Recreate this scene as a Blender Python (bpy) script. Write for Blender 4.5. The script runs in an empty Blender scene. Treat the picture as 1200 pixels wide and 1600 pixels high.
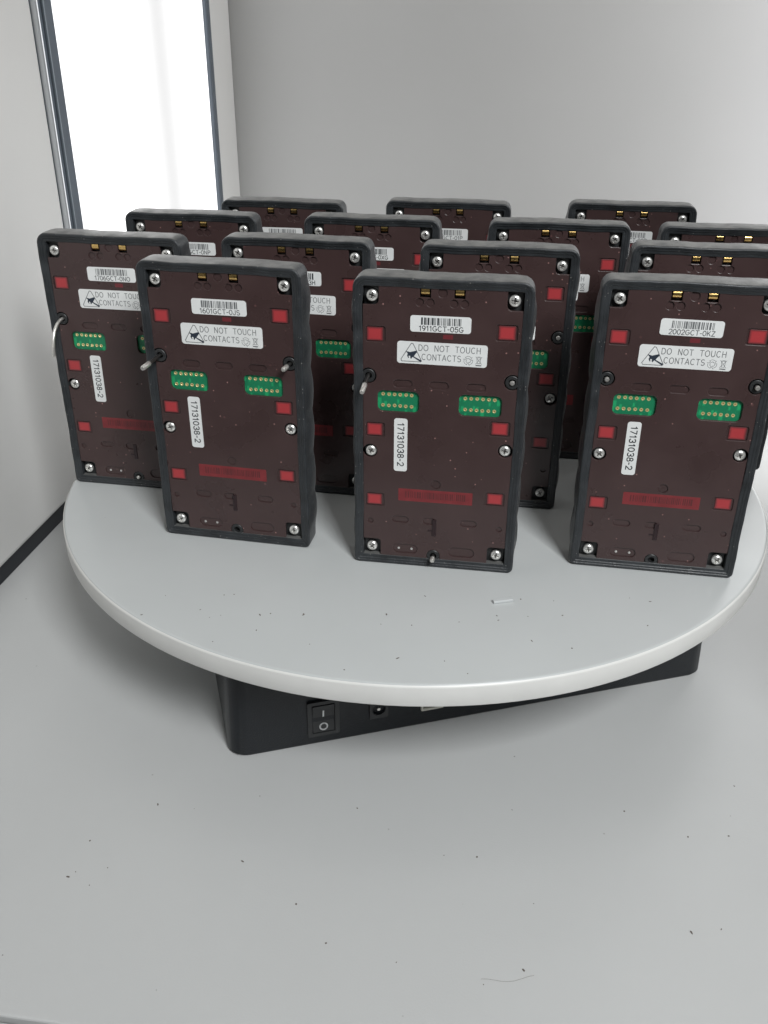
import bpy, bmesh, math, random
from mathutils import Vector, Matrix
sc = bpy.context.scene
C = sc.collection
random.seed(7)
R = math.radians
MM = 0.001

# ------------------------------------------------------------------ camera
PITCH, ROLL, CAM_Z = 0.484678, 0.00753, 0.29812
cam = bpy.data.cameras.new('camera'); camo = bpy.data.objects.new('camera', cam); C.objects.link(camo)
cam.sensor_fit = 'VERTICAL'; cam.sensor_height = 36.0; cam.sensor_width = 27.0
cam.lens = 1408.197 / 1600 * 36.0
cam.clip_start = 0.01; cam.clip_end = 50
fwd = Vector((0, math.cos(PITCH), -math.sin(PITCH))); rt = Vector((1, 0, 0)); up = rt.cross(fwd)
cr = rt * math.cos(ROLL) + up * math.sin(ROLL); cu = -rt * math.sin(ROLL) + up * math.cos(ROLL)
M = Matrix((cr, cu, -fwd)).transposed().to_4x4(); M.translation = (0, 0, CAM_Z)
camo.matrix_world = M
sc.camera = camo

# ------------------------------------------------------------------ light
w = bpy.data.worlds.new('World'); sc.world = w; w.use_nodes = True
bg = w.node_tree.nodes['Background']; bg.inputs[0].default_value = (0.95, 0.98, 1.0, 1); bg.inputs[1].default_value = 0.04
PANEL_LEFT, PANEL_RIGHT = 1.9, 3.0
def area(name, loc, aim, sx, sy, e, col):
    l = bpy.data.lights.new(name, 'AREA'); l.shape = 'RECTANGLE'; l.size = sx; l.size_y = sy; l.energy = e; l.color = col
    o = bpy.data.objects.new(name, l); C.objects.link(o); o.location = loc
    o.rotation_euler = (Vector(aim) - Vector(loc)).to_track_quat('-Z', 'Y').to_euler()
area('room_lamp', (0.38, -0.5, 0.98), (0.03, 0.42, 0.1), 0.32, 0.4, 15.8, (0.97, 0.99, 1.0))
area('ceiling_lamp', (0.05, 0.42, 0.54), (0.05, 0.42, 0.0), 0.4, 0.1, 0.1, (1, 0.985, 0.96))
sc.view_settings.view_transform = 'Standard'; sc.view_settings.look = 'None'
sc.view_settings.exposure = 0.0; sc.view_settings.gamma = 1.0
sc.render.resolution_x = 768; sc.render.resolution_y = 1024

# ------------------------------------------------------------------ materials
def mat(name, col, rough=0.5, metal=0.0, spec=0.5, var=0.0, vscale=60, bump=0.0, bscale=400, specks=None, coat=0.0, emit=None, rvar=0.0):
    m = bpy.data.materials.new(name); m.use_nodes = True
    nt = m.node_tree; b = nt.nodes['Principled BSDF']; N = nt.nodes.new; L = nt.links.new
    b.inputs['Base Color'].default_value = (*col, 1); b.inputs['Roughness'].default_value = rough
    b.inputs['Metallic'].default_value = metal; b.inputs['Specular IOR Level'].default_value = spec
    b.inputs['Coat Weight'].default_value = coat; b.inputs['Coat Roughness'].default_value = 0.12
    tc = N('ShaderNodeTexCoord'); oi = N('ShaderNodeObjectInfo')
    add = N('ShaderNodeVectorMath'); add.operation = 'ADD'
    L(tc.outputs['Object'], add.inputs[0]); L(oi.outputs['Random'], add.inputs[1])
    co = add.outputs[0]
    last = None
    if var:
        n = N('ShaderNodeTexNoise'); n.inputs['Scale'].default_value = vscale; n.inputs['Detail'].default_value = 6
        L(co, n.inputs['Vector'])
        r = N('ShaderNodeMapRange'); r.inputs[1].default_value = 0.3; r.inputs[2].default_value = 0.7
        r.inputs[3].default_value = 1 - var; r.inputs[4].default_value = 1 + var; L(n.outputs[0], r.inputs[0])
        mx = N('ShaderNodeVectorMath'); mx.operation = 'SCALE'; mx.inputs[0].default_value = col; L(r.outputs[0], mx.inputs['Scale'])
        last = mx.outputs[0]
        if rvar:
            r2 = N('ShaderNodeMapRange'); r2.inputs[1].default_value = 0.3; r2.inputs[2].default_value = 0.7
            r2.inputs[3].default_value = rough - rvar; r2.inputs[4].default_value = rough + rvar
            L(n.outputs[0], r2.inputs[0]); L(r2.outputs[0], b.inputs['Roughness'])
    for (scol, scale, thr, gate) in (specks or []):
        v = N('ShaderNodeTexVoronoi'); v.inputs['Scale'].default_value = scale; L(co, v.inputs['Vector'])
        lt = N('ShaderNodeMapRange'); lt.inputs[1].default_value = thr; lt.inputs[2].default_value = thr * 0.5
        lt.inputs[3].default_value = 0; lt.inputs[4].default_value = 1; L(v.outputs['Distance'], lt.inputs[0])
        sp = N('ShaderNodeSeparateColor'); L(v.outputs['Color'], sp.inputs[0])
        g = N('ShaderNodeMath'); g.operation = 'GREATER_THAN'; g.inputs[1].default_value = gate; L(sp.outputs[0], g.inputs[0])
        ml = N('ShaderNodeMath'); ml.operation = 'MULTIPLY'; L(lt.outputs[0], ml.inputs[0]); L(g.outputs[0], ml.inputs[1])
        st = N('ShaderNodeMath'); st.operation = 'MULTIPLY'; L(ml.outputs[0], st.inputs[0]); L(sp.outputs[1], st.inputs[1])
        mi = N('ShaderNodeMix'); mi.data_type = 'RGBA'; L(st.outputs[0], mi.inputs[0])
        mi.inputs[6].default_value = (*col, 1)
        if last is not None: L(last, mi.inputs[6])
        mi.inputs[7].default_value = (*scol, 1); last = mi.outputs[2]
    if last is not None: L(last, b.inputs['Base Color'])
    if bump:
        n2 = N('ShaderNodeTexNoise'); n2.inputs['Scale'].default_value = bscale; n2.inputs['Detail'].default_value = 4; L(co, n2.inputs['Vector'])
        bp = N('ShaderNodeBump'); bp.inputs['Strength'].default_value = bump; bp.inputs['Distance'].default_value = 0.0006
        L(n2.outputs[0], bp.inputs['Height']); L(bp.outputs[0], b.inputs['Normal'])
    if emit:
        b.inputs['Emission Color'].default_value = (*emit[0], 1); b.inputs['Emission Strength'].default_value = emit[1]
    return m

RUB = mat('rubber', (0.025, 0.028, 0.031), 0.42, spec=0.45, var=0.28, vscale=140, bump=0.25, bscale=900,
          specks=[((0.28, 0.27, 0.25), 900, 0.25, 0.9)], rvar=0.08)
rb_ = RUB.node_tree.nodes['Principled BSDF']; rb_.inputs['Sheen Weight'].default_value = 0.08; rb_.inputs['Sheen Roughness'].default_value = 0.4
# upward faces of the rubber painted paler: dust plus the light they catch
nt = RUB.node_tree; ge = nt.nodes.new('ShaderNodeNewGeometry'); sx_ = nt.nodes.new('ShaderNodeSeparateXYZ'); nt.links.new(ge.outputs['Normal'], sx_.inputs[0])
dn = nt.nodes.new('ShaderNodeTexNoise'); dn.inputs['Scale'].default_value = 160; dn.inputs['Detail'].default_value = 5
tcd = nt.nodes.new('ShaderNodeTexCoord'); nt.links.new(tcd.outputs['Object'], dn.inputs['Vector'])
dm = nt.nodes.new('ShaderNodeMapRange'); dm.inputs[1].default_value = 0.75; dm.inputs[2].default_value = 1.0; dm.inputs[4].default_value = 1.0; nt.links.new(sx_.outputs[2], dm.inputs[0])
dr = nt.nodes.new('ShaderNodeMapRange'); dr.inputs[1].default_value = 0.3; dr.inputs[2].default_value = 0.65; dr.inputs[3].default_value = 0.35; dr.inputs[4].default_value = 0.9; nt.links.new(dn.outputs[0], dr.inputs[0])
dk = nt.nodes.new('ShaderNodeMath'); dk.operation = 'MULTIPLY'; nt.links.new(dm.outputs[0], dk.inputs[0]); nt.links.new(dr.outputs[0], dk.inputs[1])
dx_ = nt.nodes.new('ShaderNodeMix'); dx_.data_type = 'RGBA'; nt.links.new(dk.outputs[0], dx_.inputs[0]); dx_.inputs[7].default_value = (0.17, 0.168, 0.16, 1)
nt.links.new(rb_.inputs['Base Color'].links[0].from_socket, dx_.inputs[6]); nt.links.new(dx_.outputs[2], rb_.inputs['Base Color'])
PLEX = mat('maroon_plexi', (0.056, 0.033, 0.032), 0.3, spec=0.5, var=0.1, vscale=45, rvar=0.06,
           specks=[((0.4, 0.22, 0.2), 420, 0.17, 0.86), ((0.22, 0.1, 0.1), 160, 0.12, 0.8)])
CHAS = mat('black_plastic', (0.022, 0.023, 0.024), 0.45, var=0.15, vscale=100)
STEEL = mat('screw_steel', (0.82, 0.81, 0.78), 0.3, metal=0.75, var=0.12, vscale=700)
PIN = mat('pin_steel', (0.75, 0.73, 0.69), 0.3, metal=0.75, var=0.15, vscale=500)
PIND = mat('pin_dark_steel', (0.16, 0.155, 0.15), 0.38, metal=0.9)
GOLD = mat('gold_contact', (0.86, 0.58, 0.22), 0.27, metal=1.0, var=0.1, vscale=900)
REDW = mat('red_window', (0.36, 0.035, 0.04), 0.35, var=0.22, vscale=120)
nt = REDW.node_tree; tcr = nt.nodes.new('ShaderNodeTexCoord'); mpr = nt.nodes.new('ShaderNodeMapping'); nt.links.new(tcr.outputs['Generated'], mpr.inputs[0])
mpr.inputs['Location'].default_value = (-1, 0, -1); mpr.inputs['Scale'].default_value = (2, 0, 2)
sr_ = nt.nodes.new('ShaderNodeSeparateXYZ'); nt.links.new(mpr.outputs[0], sr_.inputs[0]); ab = []
for k_ in (0, 2):
    q_ = nt.nodes.new('ShaderNodeMath'); q_.operation = 'ABSOLUTE'; nt.links.new(sr_.outputs[k_], q_.inputs[0]); ab.append(q_)
mxr = nt.nodes.new('ShaderNodeMath'); mxr.operation = 'MAXIMUM'; nt.links.new(ab[0].outputs[0], mxr.inputs[0]); nt.links.new(ab[1].outputs[0], mxr.inputs[1])
rr_ = nt.nodes.new('ShaderNodeValToRGB'); nt.links.new(mxr.outputs[0], rr_.inputs[0])   # red window colour, darker towards its border
rr_.color_ramp.interpolation = 'EASE'; rr_.color_ramp.elements[0].position = 0.62; rr_.color_ramp.elements[0].color = (0.4, 0.042, 0.048, 1)
rr_.color_ramp.elements[1].position = 1.0; rr_.color_ramp.elements[1].color = (0.13, 0.03, 0.033, 1)
nt.links.new(rr_.outputs[0], nt.nodes['Principled BSDF'].inputs['Base Color'])
STRIP = mat('red_strip', (0.2, 0.026, 0.03), 0.4, var=0.15, vscale=160)
STRIPD = mat('red_strip_ink', (0.1, 0.02, 0.022), 0.5)
LAB = mat('white_label', (0.78, 0.79, 0.78), 0.42, var=0.025, vscale=120)
INK = mat('black_ink', (0.035, 0.04, 0.045), 0.5)
INKG = mat('grey_ink', (0.14, 0.145, 0.15), 0.5)
INKB = mat('blue_black_ink', (0.022, 0.032, 0.05), 0.5)
PAD = mat('gold_pad', (0.82, 0.72, 0.36), 0.3, metal=0.55)
VIA = mat('pad_hole', (0.3, 0.17, 0.04), 0.5)
DARKBAR = mat('dark_bar', (0.02, 0.008, 0.01), 0.35)
# circuit board: solder mask with darker track pattern
PCB = mat('circuit_board', (0.02, 0.33, 0.13), 0.35)
nt = PCB.node_tree; tc = nt.nodes.new('ShaderNodeTexCoord'); br = nt.nodes.new('ShaderNodeTexVoronoi'); br.distance = 'MANHATTAN'; br.feature = 'F1'
mp = nt.nodes.new('ShaderNodeMapping'); mp.inputs['Rotation'].default_value = (0, 0.78, 0); mp.inputs['Scale'].default_value = (1, 1, 0.5)
nt.links.new(tc.outputs['Object'], mp.inputs[0]); nt.links.new(mp.outputs[0], br.inputs['Vector']); br.inputs['Scale'].default_value = 420
rp = nt.nodes.new('ShaderNodeValToRGB'); rp.color_ramp.elements[0].position = 0.42; rp.color_ramp.elements[0].color = (0.02, 0.36, 0.14, 1)
rp.color_ramp.elements[1].position = 0.62; rp.color_ramp.elements[1].color = (0.012, 0.2, 0.09, 1)
nt.links.new(br.outputs['Distance'], rp.inputs[0]); nt.links.new(rp.outputs[0], nt.nodes['Principled BSDF'].inputs['Base Color'])

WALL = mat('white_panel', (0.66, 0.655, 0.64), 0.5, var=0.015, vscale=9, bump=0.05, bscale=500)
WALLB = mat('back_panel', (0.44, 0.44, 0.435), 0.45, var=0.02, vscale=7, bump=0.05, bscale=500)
FLOOR = mat('floor_panel', (0.515, 0.52, 0.515), 0.42, var=0.015, vscale=14, bump=0.08, bscale=1200,
            specks=[((0.2, 0.19, 0.18), 55, 0.03, 0.7)])
DISC = mat('platter_white', (0.53, 0.548, 0.545), 0.3, var=0.015, vscale=25, specks=[((0.25, 0.22, 0.2), 110, 0.035, 0.75)])
EDGE = mat('edge_band', (0.76, 0.755, 0.73), 0.38, var=0.03, vscale=60, specks=[((0.3, 0.27, 0.24), 130, 0.05, 0.85)])
BASE = mat('housing_black', (0.009, 0.011, 0.014), 0.36, spec=0.35, var=0.1, vscale=200, bump=0.2, bscale=1500)
ALU = mat('dark_profile', (0.1, 0.12, 0.145), 0.45, metal=0.2, var=0.1, vscale=40)
ALUL = mat('light_profile', (0.6, 0.62, 0.64), 0.3, metal=0.6)
ALUM = mat('mid_profile', (0.22, 0.25, 0.28), 0.4, metal=0.4)
DARK_GAP = mat('dark_gap', (0.02, 0.022, 0.026), 0.7)  # black for the shaded gap under the walls and the socket insides
IVORY = mat('ivory_plastic', (0.7, 0.68, 0.6), 0.45)
WMARK = mat('white_mark', (0.75, 0.76, 0.76), 0.5)
FLECK = mat('fleck', (0.12, 0.1, 0.085), 0.7)
CHIP = mat('clear_offcut', (0.56, 0.58, 0.58), 0.35)

def light_panel_mat(name, strength):
    # diffuser sheet in front of LED bars: brighter beside each bar, a little dimmer between two bars
    m = bpy.data.materials.new(name); m.use_nodes = True; nt = m.node_tree
    b = nt.nodes['Principled BSDF']; b.inputs['Base Color'].default_value = (0.2, 0.2, 0.2, 1); b.inputs['Roughness'].default_value = 0.5
    tc = nt.nodes.new('ShaderNodeTexCoord'); sp = nt.nodes.new('ShaderNodeSeparateXYZ'); nt.links.new(tc.outputs['Object'], sp.inputs[0])
    rp = nt.nodes.new('ShaderNodeValToRGB'); nt.links.new(sp.outputs[0], rp.inputs[0])
    mr = nt.nodes.new('ShaderNodeMapRange'); mr.inputs[1].default_value = 0; mr.inputs[2].default_value = 0.32
    nt.links.new(sp.outputs[0], mr.inputs[0]); nt.links.new(mr.outputs[0], rp.inputs[0])
    cr_ = rp.color_ramp; cr_.interpolation = 'B_SPLINE'
    cr_.elements[0].position = 0.0; cr_.elements[0].color = (0.62, 0.62, 0.62, 1)
    cr_.elements[1].position = 1.0; cr_.elements[1].color = (0.68, 0.68, 0.7, 1)
    for p, v in ((0.12, 0.9), (0.28, 1.0), (0.4, 0.9), (0.54, 0.32), (0.66, 0.4), (0.82, 1.0), (0.93, 0.9)):
        e = cr_.elements.new(p); e.color = (v, v, v * 1.0, 1)
    nt.links.new(rp.outputs[0], b.inputs['Emission Color']); b.inputs['Emission Strength'].default_value = strength
    return m
LITL = light_panel_mat('lit_diffuser_left', PANEL_LEFT)
LITR = light_panel_mat('lit_diffuser_right', PANEL_RIGHT)

# ------------------------------------------------------------------ mesh helpers
def link(name, me, parent=None, loc=None, rot=None):
    o = bpy.data.objects.new(name, me); C.objects.link(o)
    if parent: o.parent = parent
    if loc: o.location = loc
    if rot: o.rotation_euler = rot
    return o
def mesh(name, verts, faces, m, smooth=False, autosmooth=None):
    me = bpy.data.meshes.new(name); me.from_pydata([tuple(v) for v in verts], [], faces)
    for mm_ in (m if isinstance(m, (list, tuple)) else [m]): me.materials.append(mm_)
    me.validate(); bm = bmesh.new(); bm.from_mesh(me); bmesh.ops.recalc_face_normals(bm, faces=bm.faces)
    if autosmooth is not None:
        for f in bm.faces: f.smooth = True
        for e in bm.edges:
            if len(e.link_faces) == 2 and e.calc_face_angle(0) > R(autosmooth): e.smooth = False
    elif smooth:
        for f in bm.faces: f.smooth = True
    bm.to_mesh(me); bm.free()
    return me
def box(name, x0, x1, y0, y1, z0, z1, m, bev=0.0, seg=2):
    bm = bmesh.new(); bmesh.ops.create_cube(bm, size=1)
    for v in bm.verts:
        v.co = Vector(((x0 + x1) / 2 + v.co.x * (x1 - x0), (y0 + y1) / 2 + v.co.y * (y1 - y0), (z0 + z1) / 2 + v.co.z * (z1 - z0)))
    if bev: bmesh.ops.bevel(bm, geom=bm.edges[:], offset=bev, segments=seg, affect='EDGES', profile=0.5)
    me = bpy.data.meshes.new(name); bm.to_mesh(me); bm.free(); me.materials.append(m)
    return me
def arc(cx, cz, r, a0, a1, n=8):
    return [(cx + r * math.cos(R(a0 + (a1 - a0) * i / n)), cz + r * math.sin(R(a0 + (a1 - a0) * i / n))) for i in range(n + 1)]
def rrect(x0, x1, z0, z1, r, n=5):
    return arc(x1 - r, z1 - r, r, 0, 90, n) + arc(x0 + r, z1 - r, r, 90, 180, n) + arc(x0 + r, z0 + r, r, 180, 270, n) + arc(x1 - r, z0 + r, r, 270, 360, n)
def plate(name, loops, y_front, y_back, m, bev=0.0):
    """flat plate with holes, loops in mm as (x, z); front at y_front, back at y_back (mm)"""
    cu_ = bpy.data.curves.new(name, 'CURVE'); cu_.dimensions = '2D'; cu_.fill_mode = 'BOTH'
    for lp in loops:
        s = cu_.splines.new('POLY'); s.points.add(len(lp) - 1)
        for p, (x, z) in zip(s.points, lp): p.co = (x * MM, z * MM, 0, 1)
        s.use_cyclic_u = True
    t = (y_back - y_front) * MM
    cu_.extrude = max(t / 2 - bev * MM, 0); cu_.bevel_depth = bev * MM; cu_.bevel_resolution = 1; cu_.offset = -bev * MM
    o = bpy.data.objects.new(name, cu_); C.objects.link(o)
    dg = bpy.context.evaluated_depsgraph_get(); dg.update()
    me = bpy.data.meshes.new_from_object(o.evaluated_get(dg))
    bpy.data.objects.remove(o); bpy.data.curves.remove(cu_)
    yc = (y_front + y_back) / 2 * MM
    me.transform(Matrix(((1, 0, 0, 0), (0, 0, -1, yc), (0, 1, 0, 0), (0, 0, 0, 1))))
    me.materials.clear(); me.materials.append(m); me.name = name
    for p in me.polygons: p.use_smooth = False
    xs = [v.co for v in me.vertices]; lo = Vector([min(v[k] for v in xs) for k in range(3)]); hi = Vector([max(v[k] for v in xs) for k in range(3)])
    me.use_auto_texspace = False; me.texspace_location = (lo + hi) / 2; me.texspace_size = [max(e, 1e-6) for e in (hi - lo) / 2]
    return me
def _a(cx, cz, rx, rz, a0, a1, n=10):
    return [(cx + rx * math.cos(R(a0 + (a1 - a0) * i / n)), cz + rz * math.sin(R(a0 + (a1 - a0) * i / n))) for i in range(n + 1)]
GLYPH = {   # monoline capitals and digits: width, strokes; height 1
 '0': (.62, [_a(.31, .5, .29, .5, 90, 450, 18)]), '1': (.4, [[(.06, .78), (.26, 1), (.26, 0)]]),
 '2': (.6, [_a(.3, .72, .27, .28, 165, -35, 9) + [(.03, 0), (.58, 0)]]),
 '3': (.6, [_a(.29, .75, .26, .25, 160, -90, 9), _a(.29, .25, .28, .26, 90, -160, 9)]),
 '5': (.6, [[(.54, 1), (.12, 1), (.08, .55)] + _a(.29, .32, .28, .32, 120, -155, 10)]),
 '6': (.6, [_a(.5, .35, .46, .65, 105, 180, 6) + _a(.31, .3, .27, .3, 180, -180, 14)]), '7': (.58, [[(.03, 1), (.56, 1), (.2, 0)]]),
 '8': (.6, [_a(.3, .75, .23, .25, 90, 450, 12), _a(.3, .26, .28, .26, 90, 450, 12)]),
 '9': (.6, [_a(.1, .65, .46, .65, -75, 0, 6) + _a(.29, .7, .27, .3, 0, 360, 14)]), '4': (.62, [[(.45, 0), (.45, 1), (.03, .3), (.6, .3)]]),
 '-': (.36, [[(.04, .42), (.32, .42)]]), ' ': (.7, []),
 'A': (.72, [[(.02, 0), (.36, 1), (.7, 0)], [(.13, .33), (.59, .33)]]), 'C': (.74, [_a(.38, .5, .35, .5, 48, 312, 14)]),
 'D': (.72, [[(.07, 0), (.07, 1), (.3, 1)] + _a(.3, .5, .38, .5, 90, -90, 10) + [(.07, 0)]]), 'G': (.78, [_a(.39, .5, .36, .5, 50, 340, 14) + [(.73, .45), (.44, .45)]]),
 'H': (.72, [[(.07, 0), (.07, 1)], [(.65, 0), (.65, 1)], [(.07, .52), (.65, .52)]]), 'J': (.52, [[(.45, 1), (.45, .27)] + _a(.25, .27, .2, .27, 0, -180, 8)]),
 'K': (.68, [[(.07, 0), (.07, 1)], [(.62, 1), (.07, .38)], [(.27, .6), (.65, 0)]]), 'L': (.56, [[(.07, 1), (.07, 0), (.54, 0)]]),
 'M': (.82, [[(.07, 0), (.07, 1), (.41, .1), (.75, 1), (.75, 0)]]), 'N': (.72, [[(.07, 0), (.07, 1), (.65, 0), (.65, 1)]]),
 'O': (.8, [_a(.4, .5, .37, .5, 90, 450, 20)]), 'P': (.66, [[(.07, 0), (.07, 1), (.38, 1)] + _a(.38, .75, .24, .25, 90, -90, 8) + [(.07, .5)]]),
 'R': (.7, [[(.07, 0), (.07, 1), (.4, 1)] + _a(.4, .75, .24, .25, 90, -90, 8) + [(.07, .5)], [(.4, .5), (.66, 0)]]),
 'S': (.66, [_a(.33, .745, .27, .255, 40, 250, 10) + _a(.33, .255, .29, .265, 75, -145, 10)]), 'T': (.66, [[(.02, 1), (.64, 1)], [(.33, 1), (.33, 0)]]),
 'U': (.72, [[(.07, 1), (.07, .33)] + _a(.36, .33, .29, .33, 180, 360, 10) + [(.65, 1)]]), 'X': (.68, [[(.03, 0), (.65, 1)], [(.03, 1), (.65, 0)]]), 'Z': (.66, [[(.05, 1), (.6, 1), (.04, 0), (.62, 0)]]),
}
def text(name, body, size, m, y, cx, cz, width=None, rot=0.0, pen=0.3, gap=0.16):
    """printed line: capitals of height size (mm) stretched to width, centred on cx, cz"""
    lines = []; x = 0.0
    for chr_ in body:
        gw, st = GLYPH[chr_]
        for l in st: lines.append([(x + px, pz) for px, pz in l])
        x += gw + gap
    x -= gap; sx = (width / x) if width else size; ca, sa = math.cos(R(rot)), math.sin(R(rot)); out = []
    for l in lines:
        out.append([(cx + (px - x / 2) * sx * ca - (pz - .5) * size * sa, cz + (px - x / 2) * sx * sa + (pz - .5) * size * ca) for px, pz in l])
    return strokes(name, out, pen, y, m)
def strokes(name, lines, wd, y, m, polys=()):
    """printed strokes (mm) plus filled polygons, thin raised ink"""
    V = []; Fc = []
    def quad(ps):
        i = len(V); n = len(ps)
        for (x, z) in ps: V.append((x * MM, y * MM, z * MM))
        for (x, z) in ps: V.append((x * MM, (y + 0.02) * MM, z * MM))
        Fc.append(list(range(i, i + n)))
        for k in range(n): Fc.append([i + k, i + (k + 1) % n, i + n + (k + 1) % n, i + n + k])
    for ln in lines:
        for k in range(len(ln) - 1):
            (x0, z0), (x1, z1) = ln[k], ln[k + 1]; d = math.hypot(x1 - x0, z1 - z0) or 1
            tx, tz = (x1 - x0) / d, (z1 - z0) / d; h = wd / 2; e = h * 0.6
            quad([(x0 - tx * e - tz * h, z0 - tz * e + tx * h), (x1 + tx * e - tz * h, z1 + tz * e + tx * h), (x1 + tx * e + tz * h, z1 + tz * e - tx * h), (x0 - tx * e + tz * h, z0 - tz * e - tx * h)])
    for p in polys: quad(p)
    return mesh(name, V, Fc, m)
def tube(name, pts, rad, m, seg=10, cap=True):
    """tube through points; rad is a number or a list"""
    V = []; Fc = []; n = len(pts); P = [Vector(p) for p in pts]
    rads = rad if isinstance(rad, (list, tuple)) else [rad] * n
    t0 = (P[1] - P[0]).normalized(); u = t0.orthogonal().normalized()
    for i in range(n):
        t = (P[min(i + 1, n - 1)] - P[max(i - 1, 0)]).normalized()
        u = (u - t * u.dot(t)).normalized(); v = t.cross(u)
        for k in range(seg):
            a = 2 * math.pi * k / seg; V.append(P[i] + (u * math.cos(a) + v * math.sin(a)) * rads[i])
    for i in range(n - 1):
        for k in range(seg): Fc.append([i * seg + k, i * seg + (k + 1) % seg, (i + 1) * seg + (k + 1) % seg, (i + 1) * seg + k])
    if cap: Fc.append(list(range(seg))); Fc.append([(n - 1) * seg + k for k in range(seg)])
    return mesh(name, V, Fc, m, autosmooth=40)
def lathe_y(name, prof, m, seg=20, closed=False):
    """revolve (r, y) mm about the y axis"""
    V = []; Fc = []
    for (r, y) in prof:
        for k in range(seg):
            a = 2 * math.pi * k / seg; V.append((r * math.cos(a) * MM, y * MM, r * math.sin(a) * MM))
    n = len(prof)
    for i in range(n if closed else n - 1):
        j = (i + 1) % n
        for k in range(seg): Fc.append([i * seg + k, i * seg + (k + 1) % seg, j * seg + (k + 1) % seg, j * seg + k])
    if not closed: Fc.append(list(range(seg))); Fc.append([(n - 1) * seg + k for k in range(seg)])
    return mesh(name, V, Fc, m, autosmooth=35)
def tag(o, label=None, cat=None, group=None, kind=None):
    if label: o['label'] = label
    if cat: o['category'] = cat
    if group: o['group'] = group
    if kind: o['kind'] = kind
    return o

# ------------------------------------------------------------------ light box (setting), local frame: origin on the left wall line
YAW = R(-7.6); FW = Vector((-0.2258, 0.5058, 0)) 
wx = Vector((math.cos(YAW), math.sin(YAW), 0)); wy = Vector((-math.sin(YAW), math.cos(YAW), 0))
def room(name, me, kind='structure', lx=0.0, ly=0.0, lz=0.0, rz=0.0):
    o = link(name, me); p = FW + wx * lx + wy * ly; o.location = (p.x, p.y, lz); o.rotation_euler = (0, 0, YAW + rz)
    if kind: o['kind'] = kind
    return o
WID, BACK, HGT, FRONT = 0.547, 0.5235, 0.56, -0.2975
# floor panel, then the front sill beyond a seam
room('floor', box('floor', -0.02, WID + 0.02, FRONT, BACK + 0.02, -0.012, 0.0, FLOOR, 0.0008))
room('front_sill', box('front_sill', -0.02, WID + 0.02, FRONT - 0.04, FRONT - 0.0012, -0.014, -0.0012, FLOOR, 0.0012))
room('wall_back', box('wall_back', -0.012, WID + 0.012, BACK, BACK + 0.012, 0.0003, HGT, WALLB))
room('unseen_ceiling', box('unseen_ceiling', -0.02, WID + 0.02, FRONT, BACK + 0.02, HGT + 0.0003, HGT + 0.012, WALL))  # unseen box ceiling, added to keep the room lamp off the back wall
def side_wall(name, sgn, lit, lx):
    # built for the left: x runs along the wall to the back, y away from the box's inside
    root = link(name, box('front_panel', FRONT, 0.108, 0.0, 0.012, 0.0115, HGT, WALL, 0.004, 4))
    p = FW + wx * lx; root.location = (p.x, p.y, 0)
    root.rotation_euler = (0, 0, YAW + R(90))
    if sgn < 0: root.scale = (1, -1, 1)
    root['kind'] = 'structure'
    link('dark_gap', box('dark_gap', FRONT, 0.1385, 0.003, 0.012, 0.0004, 0.0112, DARK_GAP), root)  # black strip standing in for the shadow gap below the wall panel
    link('profile', box('profile', 0.1095, 0.1385, 0.0015, 0.014, 0.0117, HGT, ALU, 0.0015), root)
    link('profile_bead', box('profile_bead', 0.1078, 0.1098, -0.0035, 0.0012, 0.0117, HGT, ALUL, 0.001), root)
    link('profile_ridge', box('profile_ridge', 0.1228, 0.1243, -0.0002, 0.0013, 0.0117, HGT, ALUM, 0.0003), root)
    end = 0.308 if sgn > 0 else BACK - 0.14      # the right sheet runs on to the rear corner
    link('light_panel', box('light_panel', 0, end, 0.004, 0.012, 0.0004, HGT, lit), root, loc=(0.139, 0, 0))
    if sgn < 0: return root
    link('rear_profile', box('rear_profile', 0.4475, 0.4585, 0.0005, 0.012, 0.0004, HGT, ALU, 0.001), root)
    link('rear_panel', box('rear_panel', 0.459, BACK - 0.0008, 0.0015, 0.012, 0.0004, HGT, WALL, 0.001), root)
    return root
side_wall('wall_left', 1, LITL, 0.0)
side_wall('wall_right', -1, LITR, WID)

# ------------------------------------------------------------------ turntable
TC = Vector((0.0164, 0.4715, 0)); TOPZ = 0.075; RD = 0.1929; TH = 0.0106
tt = bpy.data.objects.new('turntable', None); C.objects.link(tt); tt.location = TC; tt.rotation_euler = (0, 0, R(15.59))
tag(tt, 'motorised turntable with round white platter on a square black base', 'turntable')
def lathe_z(name, prof, m, seg=160, cap=True):
    V = []; Fc = []
    for (r, z) in prof:
        for k in range(seg):
            a = 2 * math.pi * k / seg; V.append((r * math.cos(a), r * math.sin(a), z))
    for i in range(len(prof) - 1):
        for k in range(seg): Fc.append([i * seg + k, i * seg + (k + 1) % seg, (i + 1) * seg + (k + 1) % seg, (i + 1) * seg + k])
    if cap: Fc.append(list(range(seg))); Fc.append([(len(prof) - 1) * seg + k for k in range(seg)])
    return mesh(name, V, Fc, m, autosmooth=60)
zt, zb = TOPZ, TOPZ - TH
link('platter', lathe_z('platter', [(RD - 0.002, zt), (RD - 0.0012, zt - 0.0001), (RD - 0.0007, zt - 0.0004), (RD - 0.0007, zb + 0.0004), (RD - 0.001, zb)], DISC), tt)
link('edge_band', lathe_z('edge_band', [(RD - 0.00065, zt - 0.0004), (RD - 0.0001, zt - 0.0009), (RD, zt - 0.0014), (RD, zb + 0.0008), (RD - 0.0003, zb + 0.0002), (RD - 0.00065, zb + 0.0002)], EDGE, cap=False), tt)
link('hub', lathe_z('hub', [(0.06, zb - 0.0002), (0.06, 0.0582)], BASE, 48), tt)
HB = 0.1254
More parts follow.
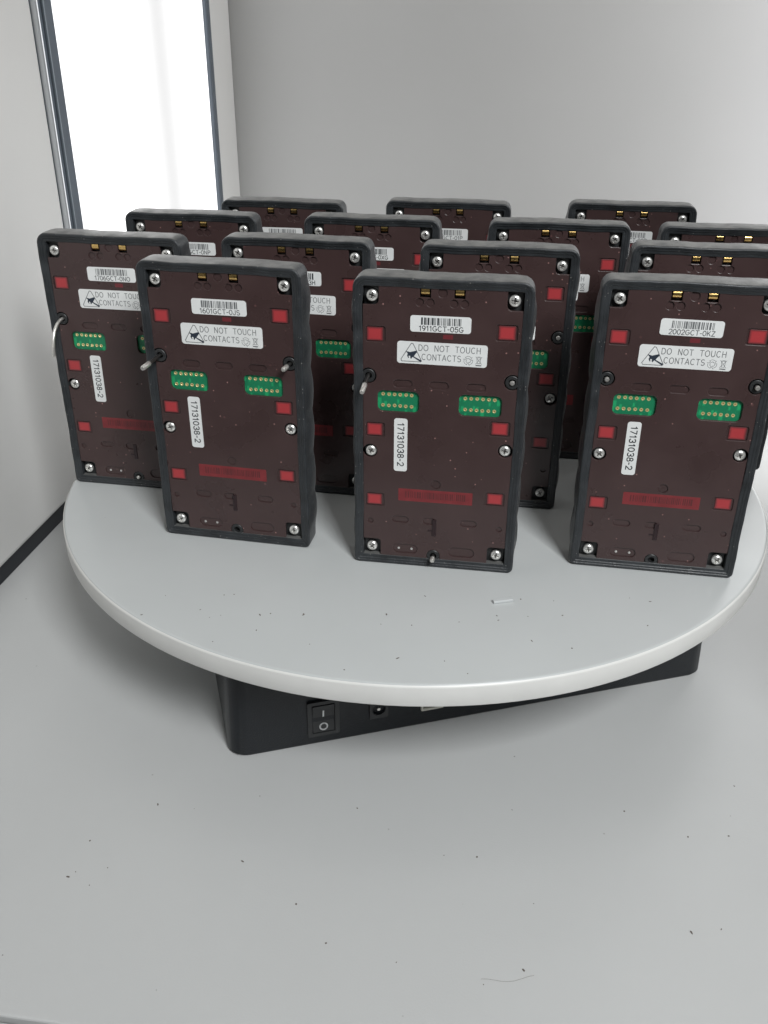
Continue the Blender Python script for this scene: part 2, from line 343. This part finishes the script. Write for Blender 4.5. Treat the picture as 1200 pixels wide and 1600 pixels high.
def rbox(name, h0, z0, z1, r, m, draft=0.0):
    V = []; Fc = []; lv = [(z0, -0.0007), (z0 + 0.0012, 0), (z1 - 0.0015, -draft), (z1, -draft - 0.0015)]
    for z, d in lv:
        for (x, y) in rrect(-h0 - d, h0 + d, -h0 - d, h0 + d, r, 8): V.append((x, y, z))
    n = len(V) // 4
    for i in range(3):
        for k in range(n): Fc.append([i * n + k, i * n + (k + 1) % n, (i + 1) * n + (k + 1) % n, (i + 1) * n + k])
    Fc.append(list(range(n))); Fc.append([3 * n + k for k in range(n)])
    return mesh(name, V, Fc, m, autosmooth=40)
link('housing', rbox('housing', HB, 0.0004, 0.0455, 0.009, BASE, 0.0012), tt)
link('housing_lid', rbox('housing_lid', HB - 0.0004, 0.0457, 0.058, 0.009, BASE, 0.0006), tt)
# front fittings; X(mm from the front left corner), z(mm)
def bx_(name, x0, x1, z0, z1, y0, y1, m, parent, bev=0.0004):
    return link(name, box(name, -HB + x0 * MM, -HB + x1 * MM, -HB + y0 * MM, -HB + y1 * MM, z0 * MM, z1 * MM, m, bev * 1), parent)
def ring_plate(name, loops, y0, y1, m, parent, bev=0.15):
    me = plate(name, loops, y0, y1, m, bev); o = link(name, me, parent); o.location = (-HB, -HB, 0); return o
sw = ring_plate('power_switch', [rrect(37, 52.3, 5.2, 25.6, 0.8), rrect(39.2, 50.1, 7.2, 23.6, 0.5)], -0.5, 1.5, CHAS, tt)
def sub(name, me, parent): o = link(name, me, parent); return o
V = [(39.5, -0.2, 7.5), (49.8, -0.2, 7.5), (49.8, 0.5, 15.4), (39.5, 0.5, 15.4), (49.8, -0.9, 23.3), (39.5, -0.9, 23.3),
     (39.5, 3, 7.5), (49.8, 3, 7.5), (49.8, 3, 23.3), (39.5, 3, 23.3)]
sub('rocker', mesh('rocker', [Vector(v) * MM for v in V], [[0, 1, 2, 3], [3, 2, 4, 5], [0, 1, 7, 6], [5, 4, 8, 9], [0, 3, 5, 9, 6], [1, 2, 4, 8, 7]], CHAS), sw)
sub('on_mark', strokes('on_mark', [[(44.65, 16.2), (44.65, 20.0)]], 0.75, -0.72, WMARK), sw)
th_ = [(44.65 + 1.75 * math.cos(R(a)), 10.4 + 1.75 * math.sin(R(a))) for a in range(0, 361, 15)]
sub('off_mark', strokes('off_mark', [th_], 0.75, -0.12, WMARK), sw)
# the strokes lie in a vertical plane; tilt each onto the rocker face it is printed on
for o in sw.children:
    if o.name.startswith('on_mark'):
        for v in o.data.vertices: v.co.y += (0.5 - (v.co.z / MM - 15.4) / 7.9 * 1.4 - 0.07 + 0.72 - 0.02) * MM * 1.0
    if o.name.startswith('off_mark'):
        for v in o.data.vertices: v.co.y += (-0.2 + (v.co.z / MM - 7.5) / 7.9 * 0.7 - 0.07 + 0.12 - 0.02) * MM
jk = ring_plate('power_jack', [rrect(66.9, 76.1, 9.9, 20.3, 0.6), arc(71.5, 15.1, 3.2, 0, 345, 23)], -0.7, 1.0, CHAS, tt)
sub('socket', box('socket', 67.6 * MM, 75.4 * MM, 0.0004, 0.0010, 10.6 * MM, 19.6 * MM, DARK_GAP), jk)
sub('centre_pin', tube('centre_pin', [(71.5 * MM, 0.0005, 15.1 * MM), (71.5 * MM, -0.0005, 15.1 * MM)], 0.0008, PIN), jk)
ub = ring_plate('data_port', [rrect(92.6, 103.9, 9.6, 21.0, 0.5), rrect(93.7, 102.8, 10.8, 19.9, 0.5)], -1.0, 1.0, IVORY, tt)
sub('socket', box('socket', 93.2 * MM, 103.3 * MM, 0.0005, 0.0011, 10.2 * MM, 20.5 * MM, DARK_GAP), ub)
sub('tongue', box('tongue', 95.3 * MM, 101.2 * MM, -0.0005, 0.0006, 13.0 * MM, 18.0 * MM, IVORY, 0.0002), ub)

# ------------------------------------------------------------------ the modules: shared meshes (mm, x right, y into the module, z up)
W2, H, D = 37.5, 136.4, 16.0
YP = 1.2                      # depth of the panel's front
def boot_mesh(seed):
    rnd = random.Random(seed)
    NS, NT, NC = 64, 34, 7
    prof = [(4.3, 5.0), (4.2, 1.05), (4.0, 0.85), (3.5, 0.78), (2.8, 0.8), (2.6, 0.66), (2.45, 0.42), (2.2, 0.36), (1.75, 0.42), (1.55, 0.3), (1.4, 0.06), (1.15, 0.0), (0.7, 0.0), (0.3, 0.2), (0.06, 0.7), (0.0, 1.5),
            (0.0, 2.8), (0.0, 4.6), (0.0, 7.0), (0.0, 9.6), (0.15, 12.0), (0.7, 14.0), (1.7, 15.3), (3.4, 16.0), (8, 16.0)]
    ph = [rnd.uniform(0, 6.28) for _ in range(6)]
    def loop(ins):
        rt_, rb_ = max(4.6 - ins, 0.7), max(2.6 - ins, 0.5)
        x, z0, z1 = W2 - ins, ins, H - ins
        P = []
        def lin(a, b, n): return [(a[0] + (b[0] - a[0]) * i / n, a[1] + (b[1] - a[1]) * i / n) for i in range(1, n)]
        A = arc(x - rb_, z0 + rb_, rb_, 270, 360, NC); B = arc(x - rt_, z1 - rt_, rt_, 0, 90, NC)
        Cc = arc(-x + rt_, z1 - rt_, rt_, 90, 180, NC); Dd = arc(-x + rb_, z0 + rb_, rb_, 180, 270, NC)
        P = A + lin(A[-1], B[0], NS) + B + lin(B[-1], Cc[0], NT) + Cc + lin(Cc[-1], Dd[0], NS) + Dd + lin(Dd[-1], A[0], NT)
        return P
    V = []; Fc = []
    base = loop(0); n = len(base)
    for j, (ins, y) in enumerate(prof):
        for k, (x, z) in enumerate(loop(ins)):
            f = 0.0
            if y > 1.7 and 6 < z < 131 and abs(x) > 30:
                g = min(1, (y - 1.7) / 3.5) * (1 if y < 13 else max(0, (16 - y) / 3))
                e = min(1, (z - 6) / 8) * min(1, (131 - z) / 6)
                f = (0.2 + 0.95 * abs(math.sin((z - 6) / 125 * math.pi * 6.0)) ** 0.8) * g * e
            wob = 0.14 * math.sin(z * 0.11 + ph[0]) * (1 if x > 0 else -1) + 0.08 * math.sin(z * 0.31 + x * 0.2 + ph[1]) + rnd.uniform(-0.05, 0.05)
            zz = z + (0.16 * math.sin(x * 0.13 + ph[2]) + 0.07 * math.sin(x * 0.41 + ph[3]) if z > 60 else 0) + rnd.uniform(-0.04, 0.04) * (z > 3)
            if y > 1.0: zz += 0.5 * min(1, (y - 1) / 3) * (z > 130) * (1 - (x / 37.5) ** 6)
            xx = x + (1 if x > 0 else -1) * f * (abs(x) > 30) + wob * (abs(x) > 20)
            V.append((xx * MM, y * MM, max(zz, 0) * MM))
    for j in range(len(prof) - 1):
        for k in range(n): Fc.append([j * n + k, j * n + (k + 1) % n, (j + 1) * n + (k + 1) % n, (j + 1) * n + k])
    Fc.append([(len(prof) - 1) * n + k for k in range(n)])
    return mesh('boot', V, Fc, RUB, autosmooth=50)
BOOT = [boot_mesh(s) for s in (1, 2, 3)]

# panel outline (clockwise notches worked in)
XI, ZT, ZB = 33.35, 134.2, 3.1
def notch(side, cz, cx, r):   # half circle bite out of a side edge, listed upwards on the right, downwards on the left
    h = math.degrees(math.acos(min(1, (XI - abs(cx)) / r)))
    if side > 0: return arc(cx, cz, r, -h, -(360 - h), 14)
    return arc(cx, cz, r, 180 - h, -(180 - h), 14)
def outline(g=0.0):
    right = [(25.2 - g, ZB), (25.2 - g, 10.6)] + arc(26.7, 11.1, 1.5, 180, 90, 4) + [(XI, 12.6)]
    right += notch(1, 61.9, 30.2, 3.3 + g) + notch(1, 93.7, 31.0, 3.5 + g)
    right += [(XI, 124.4), (29.0, 124.4)] + arc(28.7, 126.5, 2.1, 270, 180, 4) + [(26.6, ZT)]
    left = [(-26.6, ZT)] + arc(-28.7, 126.5, 2.1, 360, 270, 4) + [(-29.0, 124.4), (-XI, 124.4)]
    left += notch(-1, 93.4, -30.9, 3.5 + g) + notch(-1, 57.9, -30.2, 3.3 + g)
    left += [(-XI, 12.6)] + arc(-26.7, 11.1, 1.5, 90, 0, 4) + [(-25.2, ZB)]
    bottom = [(-3.1, ZB)] + arc(0, 5.7, 3.1, 180, 0, 12) + [(3.1, ZB)]
    topn = []
    for cx in (7.1, -7.1):
        topn += [(cx + 2.25, ZT), (cx + 2.25, 128.3), (cx - 2.25, 128.3), (cx - 2.25, ZT)]
    return right + topn + left + bottom
def circ(cx, cz, r, n=16): return arc(cx, cz, r, 0, 360 - 360 / n, n - 1)
def slot(cx, cz, wd, ht): return rrect(cx - wd / 2, cx + wd / 2, cz - ht / 2, cz + ht / 2, ht / 2 - 0.01, 5)
GL = rrect(-26.9, -8.6, 77.3, 87.0, 2.4); GR = rrect(8.8, 27.2, 77.3, 87.1, 2.4)
REDS = [(-31.6, -24.7, 109.1, 114.9), (23.8, 30.9, 112.1, 118.0), (-31.6, -24.7, 65.6, 71.3), (23.5, 30.7, 69.3, 75.1), (-31.6, -24.7, 30.9, 36.3), (23.6, 30.6, 35.1, 40.5)]
holes = [GL, GR]
for (a, b, c, d) in REDS:
    holes.append(rrect(a - 0.5, b + 1.1, c - 0.5, d + 0.5, 0.9, 3) if a < 0 else rrect(a - 1.1, b + 0.8, c - 0.5, d + 0.5, 0.9, 3))
shallow = [circ(0, 130.6, 2.0), circ(-9.4, 126.3, 1.75), circ(-5.0, 126.3, 1.75), circ(4.8, 126.3, 1.75), circ(9.2, 126.3, 1.75),
           slot(-15.9, 90.5, 8.4, 3.4), slot(-0.2, 90.5, 8.4, 3.4), slot(15.8, 90.5, 8.4, 3.4), circ(0, 43.1, 2.2),
           slot(-15.9, 24.0, 7.6, 3.2), slot(15.7, 24.2, 7.6, 3.2), slot(-2.4, 24.0, 5.6, 3.2), slot(-13.4, 8.4, 11.6, 4.6), slot(13.2, 8.5, 12, 4.8),
           circ(-30.0, 22.3, 1.3, 12), circ(29.9, 22.5, 1.3, 12)]
PANEL = plate('panel', [outline()] + holes + shallow, YP, YP + 0.6, PLEX, 0.22)
BACKING = plate('backing', [outline(), GL, GR], YP + 0.62, YP + 1.3, PLEX, 0.05)
CHASSIS = plate('chassis', [rrect(-33.0, 33.0, 3.6, 133.4, 1.0)], YP + 2.6, YP + 6, CHAS, 0.1)
REDM = [plate('red_window', [rrect(a, b, c, d, 0.5, 3)], YP + 0.3, YP + 0.64, REDW, 0.08) for (a, b, c, d) in REDS]
BOARD = [plate('circuit_board', [rrect(-27.4, -8.1, 76.8, 87.5, 1.0)], YP + 1.35, YP + 2.4, PCB, 0.05), plate('circuit_board', [rrect(8.3, 27.7, 76.8, 87.6, 1.0)], YP + 1.35, YP + 2.4, PCB, 0.05)]
# pad: annular ring with a dark plated hole
def pad_mesh():
    V = []; Fc = []; S = 12
    for (r, y) in ((0.86, 0.0), (0.8, -0.09), (0.42, -0.1), (0.34, -0.03)):
        for k in range(S): a = 2 * math.pi * k / S; V.append((r * math.cos(a) * MM, y * MM, r * math.sin(a) * MM))
    for i in range(3):
        for k in range(S): Fc.append([i * S + k, i * S + (k + 1) % S, (i + 1) * S + (k + 1) % S, (i + 1) * S + k])
    Fc.append([3 * S + k for k in range(S)])
    me = mesh('pad', V, Fc, [PAD, VIA]); me.polygons[len(me.polygons) - 1].material_index = 1
    return me
PADM = pad_mesh()
def screw_mesh():
    n = 22; V = []; Fc = []; RR = 2.4
    for i in range(n + 1):
        for j in range(n + 1):
            u, v = 2 * i / n - 1, 2 * j / n - 1
            x = u * math.sqrt(1 - v * v / 2); z = v * math.sqrt(1 - u * u / 2); r = math.hypot(x, z)
            h = 1.35 * math.sqrt(max(0, 1 - (r * 0.93) ** 2.6)) + 0.25
            a, b = abs(x) * RR, abs(z) * RR; d = 0.0
            if (a < 0.33 and b < 1.35) or (b < 0.33 and a < 1.35): d = 0.95 * (1 - 0.3 * max(a, b) / 1.35)
            elif a < 0.6 and b < 0.6: d = 0.6
            V.append((x * RR * MM, -(h - d) * MM, z * RR * MM))
    for i in range(n):
        for j in range(n): Fc.append([i * (n + 1) + j, (i + 1) * (n + 1) + j, (i + 1) * (n + 1) + j + 1, i * (n + 1) + j + 1])
    ring = [i * (n + 1) for i in range(n + 1)] + [n * (n + 1) + j for j in range(1, n + 1)] + [i * (n + 1) + n for i in range(n - 1, -1, -1)] + [j for j in range(n - 1, 0, -1)]
    m0 = len(V)
    for k in ring: x, y, z = V[k]; V.append((x, 0.0004, z))
    for k in range(len(ring)): k2 = (k + 1) % len(ring); Fc.append([ring[k], ring[k2], m0 + k2, m0 + k])
    me = mesh('screw', V, Fc, [STEEL, PIND], autosmooth=32)
    for p in me.polygons:
        c = p.center / MM
        if c.y < -0.1 and max(abs(c.x), abs(c.z)) < 1.3 and min(abs(c.x), abs(c.z)) < 0.3 or max(abs(c.x), abs(c.z)) < 0.5: p.material_index = 1  # dark steel on the slot faces paints in the recess shade
    return me
SCREW = screw_mesh()
SCREWS = [(-29.6, 128.1), (29.6, 128.3), (-29.9, 57.9), (29.9, 61.9), (-29.4, 8.4), (29.4, 8.5)]
# spring contact: bent strip
def contact_mesh():
    pr = [(133.2, 1.9), (132.4, 0.5), (131.4, 0.1), (130.3, 0.15), (129.5, 0.7), (128.9, 1.9)]; V = []; Fc = []
    for (z, y) in pr:
        for dx in (-1.7, 1.7): V.append((dx * MM, (YP + y) * MM, z * MM))
        for dx in (1.7, -1.7): V.append((dx * MM, (YP + y + 0.25) * MM, z * MM))
    for i in range(len(pr) - 1):
        for k in range(4): Fc.append([i * 4 + k, i * 4 + (k + 1) % 4, (i + 1) * 4 + (k + 1) % 4, (i + 1) * 4 + k])
    Fc.append([0, 1, 2, 3]); n = (len(pr) - 1) * 4; Fc.append([n, n + 1, n + 2, n + 3])
    return mesh('contact', V, Fc, GOLD, autosmooth=50)
CONTACT = contact_mesh()
BOSS = lathe_y('boss', [(2.95, YP + 2.6), (2.95, YP + 0.1), (2.7, YP - 0.1), (1.6, YP - 0.1), (1.45, YP + 0.1), (1.45, YP + 2.6)], CHAS, 24, True)
BAR = box('dark_bar', -0.001, 0.001, (YP - 0.35) * MM, (YP + 0.3) * MM, 16.4 * MM, 25.2 * MM, DARKBAR, 0.0003)
BARP = box('bar_tab', -0.003, -0.001, (YP - 0.1) * MM, (YP + 0.3) * MM, 18.6 * MM, 19.6 * MM, DARKBAR, 0.0002)
DOT = lathe_y('rivet', [(0.62, 0.0), (0.55, -0.2), (0.3, -0.34), (0.05, -0.38)], STEEL, 12)
BARSTRIP = plate('barcode_strip', [rrect(-17, 17, 33.9, 40.1, 0.25, 2)], YP - 0.05, YP + 0.1, STRIP, 0.02)
rb = random.Random(5); bars = []; x = -13.8
while x < 14.2:
    wd = rb.choice((0.28, 0.28, 0.5, 0.75)); bars.append([(x, 35.6), (x + wd, 35.6), (x + wd, 38.9), (x, 38.9)]); x += wd + rb.choice((0.3, 0.45, 0.7))
BARBARS = strokes('barcode', [], 0.1, YP - 0.062, STRIPD, bars)
REDDOT = plate('red_patch', [rrect(0.8, 5.0, 111.2, 113.1, 0.3, 2)], YP - 0.03, YP + 0.1, mat('red_patch', (0.16, 0.028, 0.034), 0.35), 0.01)
# labels
YL = YP - 0.12
SERLAB = plate('serial_label', [rrect(-12.75, 12.75, 113.9, 120.9, 1.2)], YL, YP + 0.05, LAB, 0.03)
WARNLAB = plate('warning_label', [rrect(-19.2, 19.1, 99.8, 109.5, 1.3)], YL, YP + 0.05, LAB, 0.03)
PARTLAB = plate('part_label', [rrect(-19.1, -13.1, 48.9, 74.5, 1.2)], YL, YP + 0.05, LAB, 0.03)
YI = YL - 0.015
PARTTXT = text('part_number', '17131038-2', 2.7, INK, YI, -16.05, 61.9, width=20.8, rot=-90, pen=0.46, gap=.2)
LINE1 = text('lettering', 'DO NOT TOUCH', 2.5, INKG, YI, 3.05, 107.0, width=26.3, pen=0.28, gap=.2)
LINE2 = text('lettering', 'CONTACTS', 2.5, INKG, YI, -0.25, 103.05, width=16.7, pen=0.28, gap=.2)
# susceptibility triangle with the hand and the slash (label mm)
def T(px, pz):   # 160x60 crop of the label measured at 7.5x -> label mm
    return (-19.2 + (px - 92) / 1062 * 38.3 , 109.5 - (pz - 70 - (px - 92) * 0.045) / 265 * 9.7)
tri = [T(268, 97)] + [T(140, 290), T(150, 312)] + [T(375, 322), T(385, 310), T(280, 105), T(258, 100), T(140, 290)]
hand = [T(192, 190), T(245, 205), T(300, 192), T(325, 185), T(328, 208), T(308, 232), T(292, 255), T(385, 305), T(378, 326), T(278, 262), T(262, 285), T(252, 280), T(250, 252), T(236, 245), T(230, 258), T(238, 274), T(226, 276), T(212, 246), T(220, 222)]
TRI = strokes('static_triangle', [tri[1:]], 0.3, YI, INKG)
def filled(name, poly, y, m):
    return plate(name, [poly], y - 0.0, y + 0.03, m, 0.0)
HAND = filled('static_hand', hand, YI - 0.012, INKB)
# recycling loop: three bent arrows
rcx, rcz = 11.2, 102.55; ln = []
for k in range(3):
    a = 90 + 120 * k
    p = lambda r, d: (rcx + r * math.cos(R(a + d)), rcz + r * math.sin(R(a + d)))
    ln += [[p(1.9, 42), p(1.95, 10), p(1.9, -16), p(1.75, -40)], [p(0.95, 38), p(1.05, 0), p(0.95, -34)], [p(1.9, 42), p(0.95, 38)], [p(2.25, -44), p(1.25, -62), p(0.75, -30)]]
RECY = strokes('recycling_mark', ln, 0.17, YI, INKG)
bx0, bz0 = 15.6, 102.75
BIN = strokes('bin_mark', [[(bx0 - 0.85, bz0 + 1.35), (bx0 - 0.6, bz0 - 1.2), (bx0 + 0.6, bz0 - 1.2), (bx0 + 0.85, bz0 + 1.35), (bx0 - 0.95, bz0 + 1.35)], [(bx0 - 0.5, bz0 + 1.7), (bx0 + 0.6, bz0 + 1.7)],
      [(bx0 - 1.3, bz0 + 1.7), (bx0 + 1.25, bz0 - 1.5)], [(bx0 + 1.3, bz0 + 1.7), (bx0 - 1.25, bz0 - 1.5)]], 0.18, YI, INKG, [[(bx0 - 1.2, bz0 - 2.35), (bx0 + 1.2, bz0 - 2.35), (bx0 + 1.2, bz0 - 1.85), (bx0 - 1.2, bz0 - 1.85)]])
def serial_print(body, seed, ink):
    rnd = random.Random(seed); bars = []; x = -8.2
    while x < 8.6:
        wd = rnd.choice((0.25, 0.25, 0.5, 0.75)); wd = min(wd, 8.8 - x)
        bars.append([(x, 117.0), (x + wd, 117.0), (x + wd, 120.1), (x, 120.1)]); x += wd + rnd.choice((0.25, 0.25, 0.5))
    return strokes('barcode', [], 0.1, YI, ink, bars), text('serial_number', body, 2.05, ink, YI, 0.3, 115.5, width=18.6, pen=0.33)

def straight_pin(length, rad=1.15, droop=0.0):
    y0, y1 = YP + 1.5, YP - length; ym = y1 + min(7.5, length * 0.55)
    a = tube('shaft', [(0, y0 * MM, 0), (0, ym * MM, 0)], rad * 0.72 * MM, PIND, 12)
    b = tube('tip', [(0, ym * MM, 0), (0, (y1 + 0.4) * MM, 0), (0, y1 * MM, 0)], [rad * MM, rad * MM, rad * 0.7 * MM], PIN, 8)
    return a, b
def add_pin(root, x, z, length, dx=0.0, dz=0.0):
    a, b = straight_pin(length)
    o = link('pin', a, root, loc=(x * MM, 0, z * MM)); o.rotation_euler = (dz, 0, dx)
    link('tip', b, o)
def make_module(boot, serial, seed, ink, name='electronic_module'):
    t = bpy.data.objects.new(name, None); C.objects.link(t)
    rnd = random.Random(seed)
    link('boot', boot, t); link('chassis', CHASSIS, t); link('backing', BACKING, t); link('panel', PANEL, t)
    for me in REDM: link('red_window', me, t)
    for me, xs, zs in ((BOARD[0], -24.6, (84.9, 79.7)), (BOARD[1], 11.45, (85.0, 79.8))):
        b = link('circuit_board', me, t)
        for z in zs:
            for k in range(6): link('pad', PADM, b, loc=((xs + 2.53 * k + rnd.uniform(-.08, .08)) * MM, (YP + 1.36) * MM, (z + rnd.uniform(-.08, .08)) * MM))
    for (x, z) in SCREWS:
        link('screw', SCREW, t, loc=((x + rnd.uniform(-.15, .15)) * MM, (YP + 1.9) * MM - 0.0006, (z + rnd.uniform(-.15, .15)) * MM), rot=(rnd.uniform(-.05, .05), rnd.uniform(0, 1.5), rnd.uniform(-.05, .05)))
    for cx in (-7.1, 7.1): link('contact', CONTACT, t, loc=(cx * MM, 0, 0))
    for (x, z) in ((-30.9, 93.4), (31.0, 93.7), (0, 5.7)): link('boss', BOSS, t, loc=(x * MM, 0, z * MM))
    d = link('dark_bar', BAR, t); link('tab', BARP, d)
    for x in (-16.5, -10.4): link('rivet', DOT, t, loc=(x * MM, (YP + 0.62) * MM, 8.3 * MM))
    s = link('barcode_strip', BARSTRIP, t); link('barcode', BARBARS, s)
    link('red_patch', REDDOT, t)
    bc, tx = serial_print(serial, seed, ink)
    s = link('serial_label', SERLAB, t); link('barcode', bc, s); link('serial_number', tx, s)
    s = link('warning_label', WARNLAB, t)
    for nm, me in (('lettering', LINE1), ('lettering', LINE2), ('static_triangle', TRI), ('static_hand', HAND), ('recycling_mark', RECY), ('bin_mark', BIN)): link(nm, me, s)
    s = link('part_label', PARTLAB, t); link('part_number', PARTTXT, s)
    for c in t.children:
        if c.name.split('.')[0] in ('serial_label', 'warning_label', 'part_label'): c.rotation_euler.y = rnd.uniform(-0.007, 0.007)
    return t
# key: x, y, yaw, serial, ink, boot, label
MODS = [
 ('B', 0.0232, 0.3674, -8.42, '1911GCT-05G', INK, 0, 'dark red backed module with serial label 1911GCT-05G, middle of the front row'),
 ('A', -0.0733, 0.3917, -11.06, '1601GCT-0JS', INKG, 1, 'dark red backed module with a long silver pin, left end of the front row'),
 ('C', 0.1260, 0.3651, -9.40, '2002GCT-0KZ', INKG, 2, 'dark red backed module with serial label 2002GCT-0KZ, right end of the front row'),
 ('L', -0.1368, 0.4515, -9.55, '1706GCT-0NO', INKG, 0, 'dark red backed module with a bent silver wire, at the platter\'s left edge'),
 ('D', -0.0445, 0.4473, -9.89, '1708GCT-03H', INK, 2, 'module in the second row seen between the two left front modules'),
 ('E', 0.0536, 0.4326, -7.67, '1809GCT-0DK', INK, 1, 'module in the second row directly behind the middle front module'),
 ('F', 0.1547, 0.4339, -8.42, '1910GCT-0LM', INKG, 0, 'module in the second row directly behind the right front module'),
 ('G', -0.1086, 0.5155, -7.18, '2011GCT-0NP', INKG, 1, 'module in the third row nearest the lit left panel'),
 ('H', -0.0082, 0.5058, -8.71, '1808GCT-0XG', INK, 0, 'module in the third row, second from the lit left panel'),
 ('I', 0.0925, 0.4961, -7.64, '1902GCT-0HR', INK, 2, 'module in the third row, third from the lit left panel'),
 ('J', 0.1824, 0.4844, -8.42, '1903GCT-0RT', INKG, 1, 'module in the third row at its right end, cut by the photo edge'),
 ('K', -0.0627, 0.5609, -8.77, '1707GCT-0PA', INKG, 2, 'module in the rearmost row at its left end'),
 ('M', 0.0369, 0.5620, -7.97, '1801GCT-01P', INKG, 1, 'module in the middle of the rearmost row of three'),
 ('N', 0.1467, 0.5590, -8.23, '1904GCT-00P', INKG, 0, 'module in the rearmost row at its right end'),
]
mod = {}
for i, (k, x, y, a, s, ink, b, lab) in enumerate(MODS):
    t = make_module(BOOT[b], s, 11 + i, ink); mod[k] = t
    t.location = (x, y, TOPZ + 0.00005); t.rotation_euler = (0, 0, R(a))
    tag(t, lab, 'module', 'modules standing on the turntable')
# captive pins in the bosses, each at its own reach
add_pin(mod['A'], -30.9, 93.4, 20, R(2), R(-1)); add_pin(mod['A'], 31.0, 93.7, 8, R(-6), R(2))
add_pin(mod['B'], -30.9, 93.4, 17, R(0), R(6)); add_pin(mod['B'], 31.0, 93.7, 1.0); add_pin(mod['B'], 0, 5.7, 5)
add_pin(mod['C'], -30.9, 93.4, 1.6); add_pin(mod['C'], 31.0, 93.7, 2.2)
add_pin(mod['L'], 0, 5.7, 1.2); add_pin(mod['E'], 31.0, 93.7, 0.6); add_pin(mod['F'], 31.0, 93.7, 1.5)
link('bent_wire', tube('bent_wire', [Vector(p) * MM for p in ((-30.9, 3, 93.4), (-30.95, -1, 93.2), (-31.2, -4, 91.9), (-31.5, -7, 89.2), (-31.7, -9, 85.5), (-31.8, -10.3, 81.2), (-31.8, -11, 77.0))], 0.85 * MM, PIN, 10), mod['L'])
# pale key edge showing on the right flank of two modules
KEY = box('side_key', 37.2 * MM, 38.9 * MM, 9.5 * MM, 12.0 * MM, 110 * MM, 116 * MM, LAB, 0.0007)
for k in 'BE': link('side_key', KEY, mod[k])

# ------------------------------------------------------------------ small litter
ch = link('plastic_offcut', box('plastic_offcut', -0.0046, 0.0046, -0.0011, 0.0011, 0, 0.0013, CHIP, 0.0003))
ch.location = (0.0534, 0.3383, TOPZ + 0.0001); ch.rotation_euler = (0, 0, R(13)); tag(ch, 'small pale plastic offcut lying on the white platter', 'offcut')
def flecks(name, spots, z, seed, label):
    rnd = random.Random(seed); V = []; Fc = []
    for (x, y, s, st) in spots:
        n = 6; a0 = rnd.uniform(0, 3.14); i = len(V); ca, sa = math.cos(a0), math.sin(a0)
        for lvl in (0, 1):
            for k in range(n):
                a = 2 * math.pi * k / n; r = s * rnd.uniform(0.6, 1.1); px, py = r * st * math.cos(a), r * math.sin(a)
                V.append((x + px * ca - py * sa, y + px * sa + py * ca, z + (0.00002 if lvl == 0 else 0.00014)))
        Fc.append([i + n + k for k in range(n)]); Fc.append([i + k for k in range(n)])
        for k in range(n): Fc.append([i + k, i + (k + 1) % n, i + n + (k + 1) % n, i + n + k])
    o = link(name, mesh(name, V, Fc, FLECK)); tag(o, label, 'dust', kind='stuff')
rnd = random.Random(3)
sp_ = []
while len(sp_) < 34:
    a, r = rnd.uniform(R(195), R(345)), RD * math.sqrt(rnd.uniform(0.12, 0.97))
    x, y = TC.x + r * math.cos(a), TC.y + r * math.sin(a)
    if y < 0.352: sp_.append((x, y, rnd.choice((0.00018, 0.00025, 0.00035)), rnd.choice((1, 1.2, 2.6))))
flecks('platter_dust', sp_, TOPZ, 4, 'tiny dark dust flecks on the white platter')
sp_ = [(rnd.uniform(-0.14, 0.2), rnd.uniform(0.2, 0.31), rnd.choice((0.00018, 0.00025, 0.0004)), rnd.choice((1, 1.3, 2.2))) for _ in range(30)]
flecks('floor_dust', sp_, 0.0, 5, 'tiny dark dust flecks on the pale floor')
hr = link('hair', tube('hair', [(0.036 + 0.004 * i * 0.6, 0.2068 + 0.0009 * math.cos(i * 0.75) + 0.0002 * i, 0.00018) for i in range(9)], 0.00004, FLECK, 5))
tag(hr, 'short thin hair lying on the pale floor near the front', 'hair')
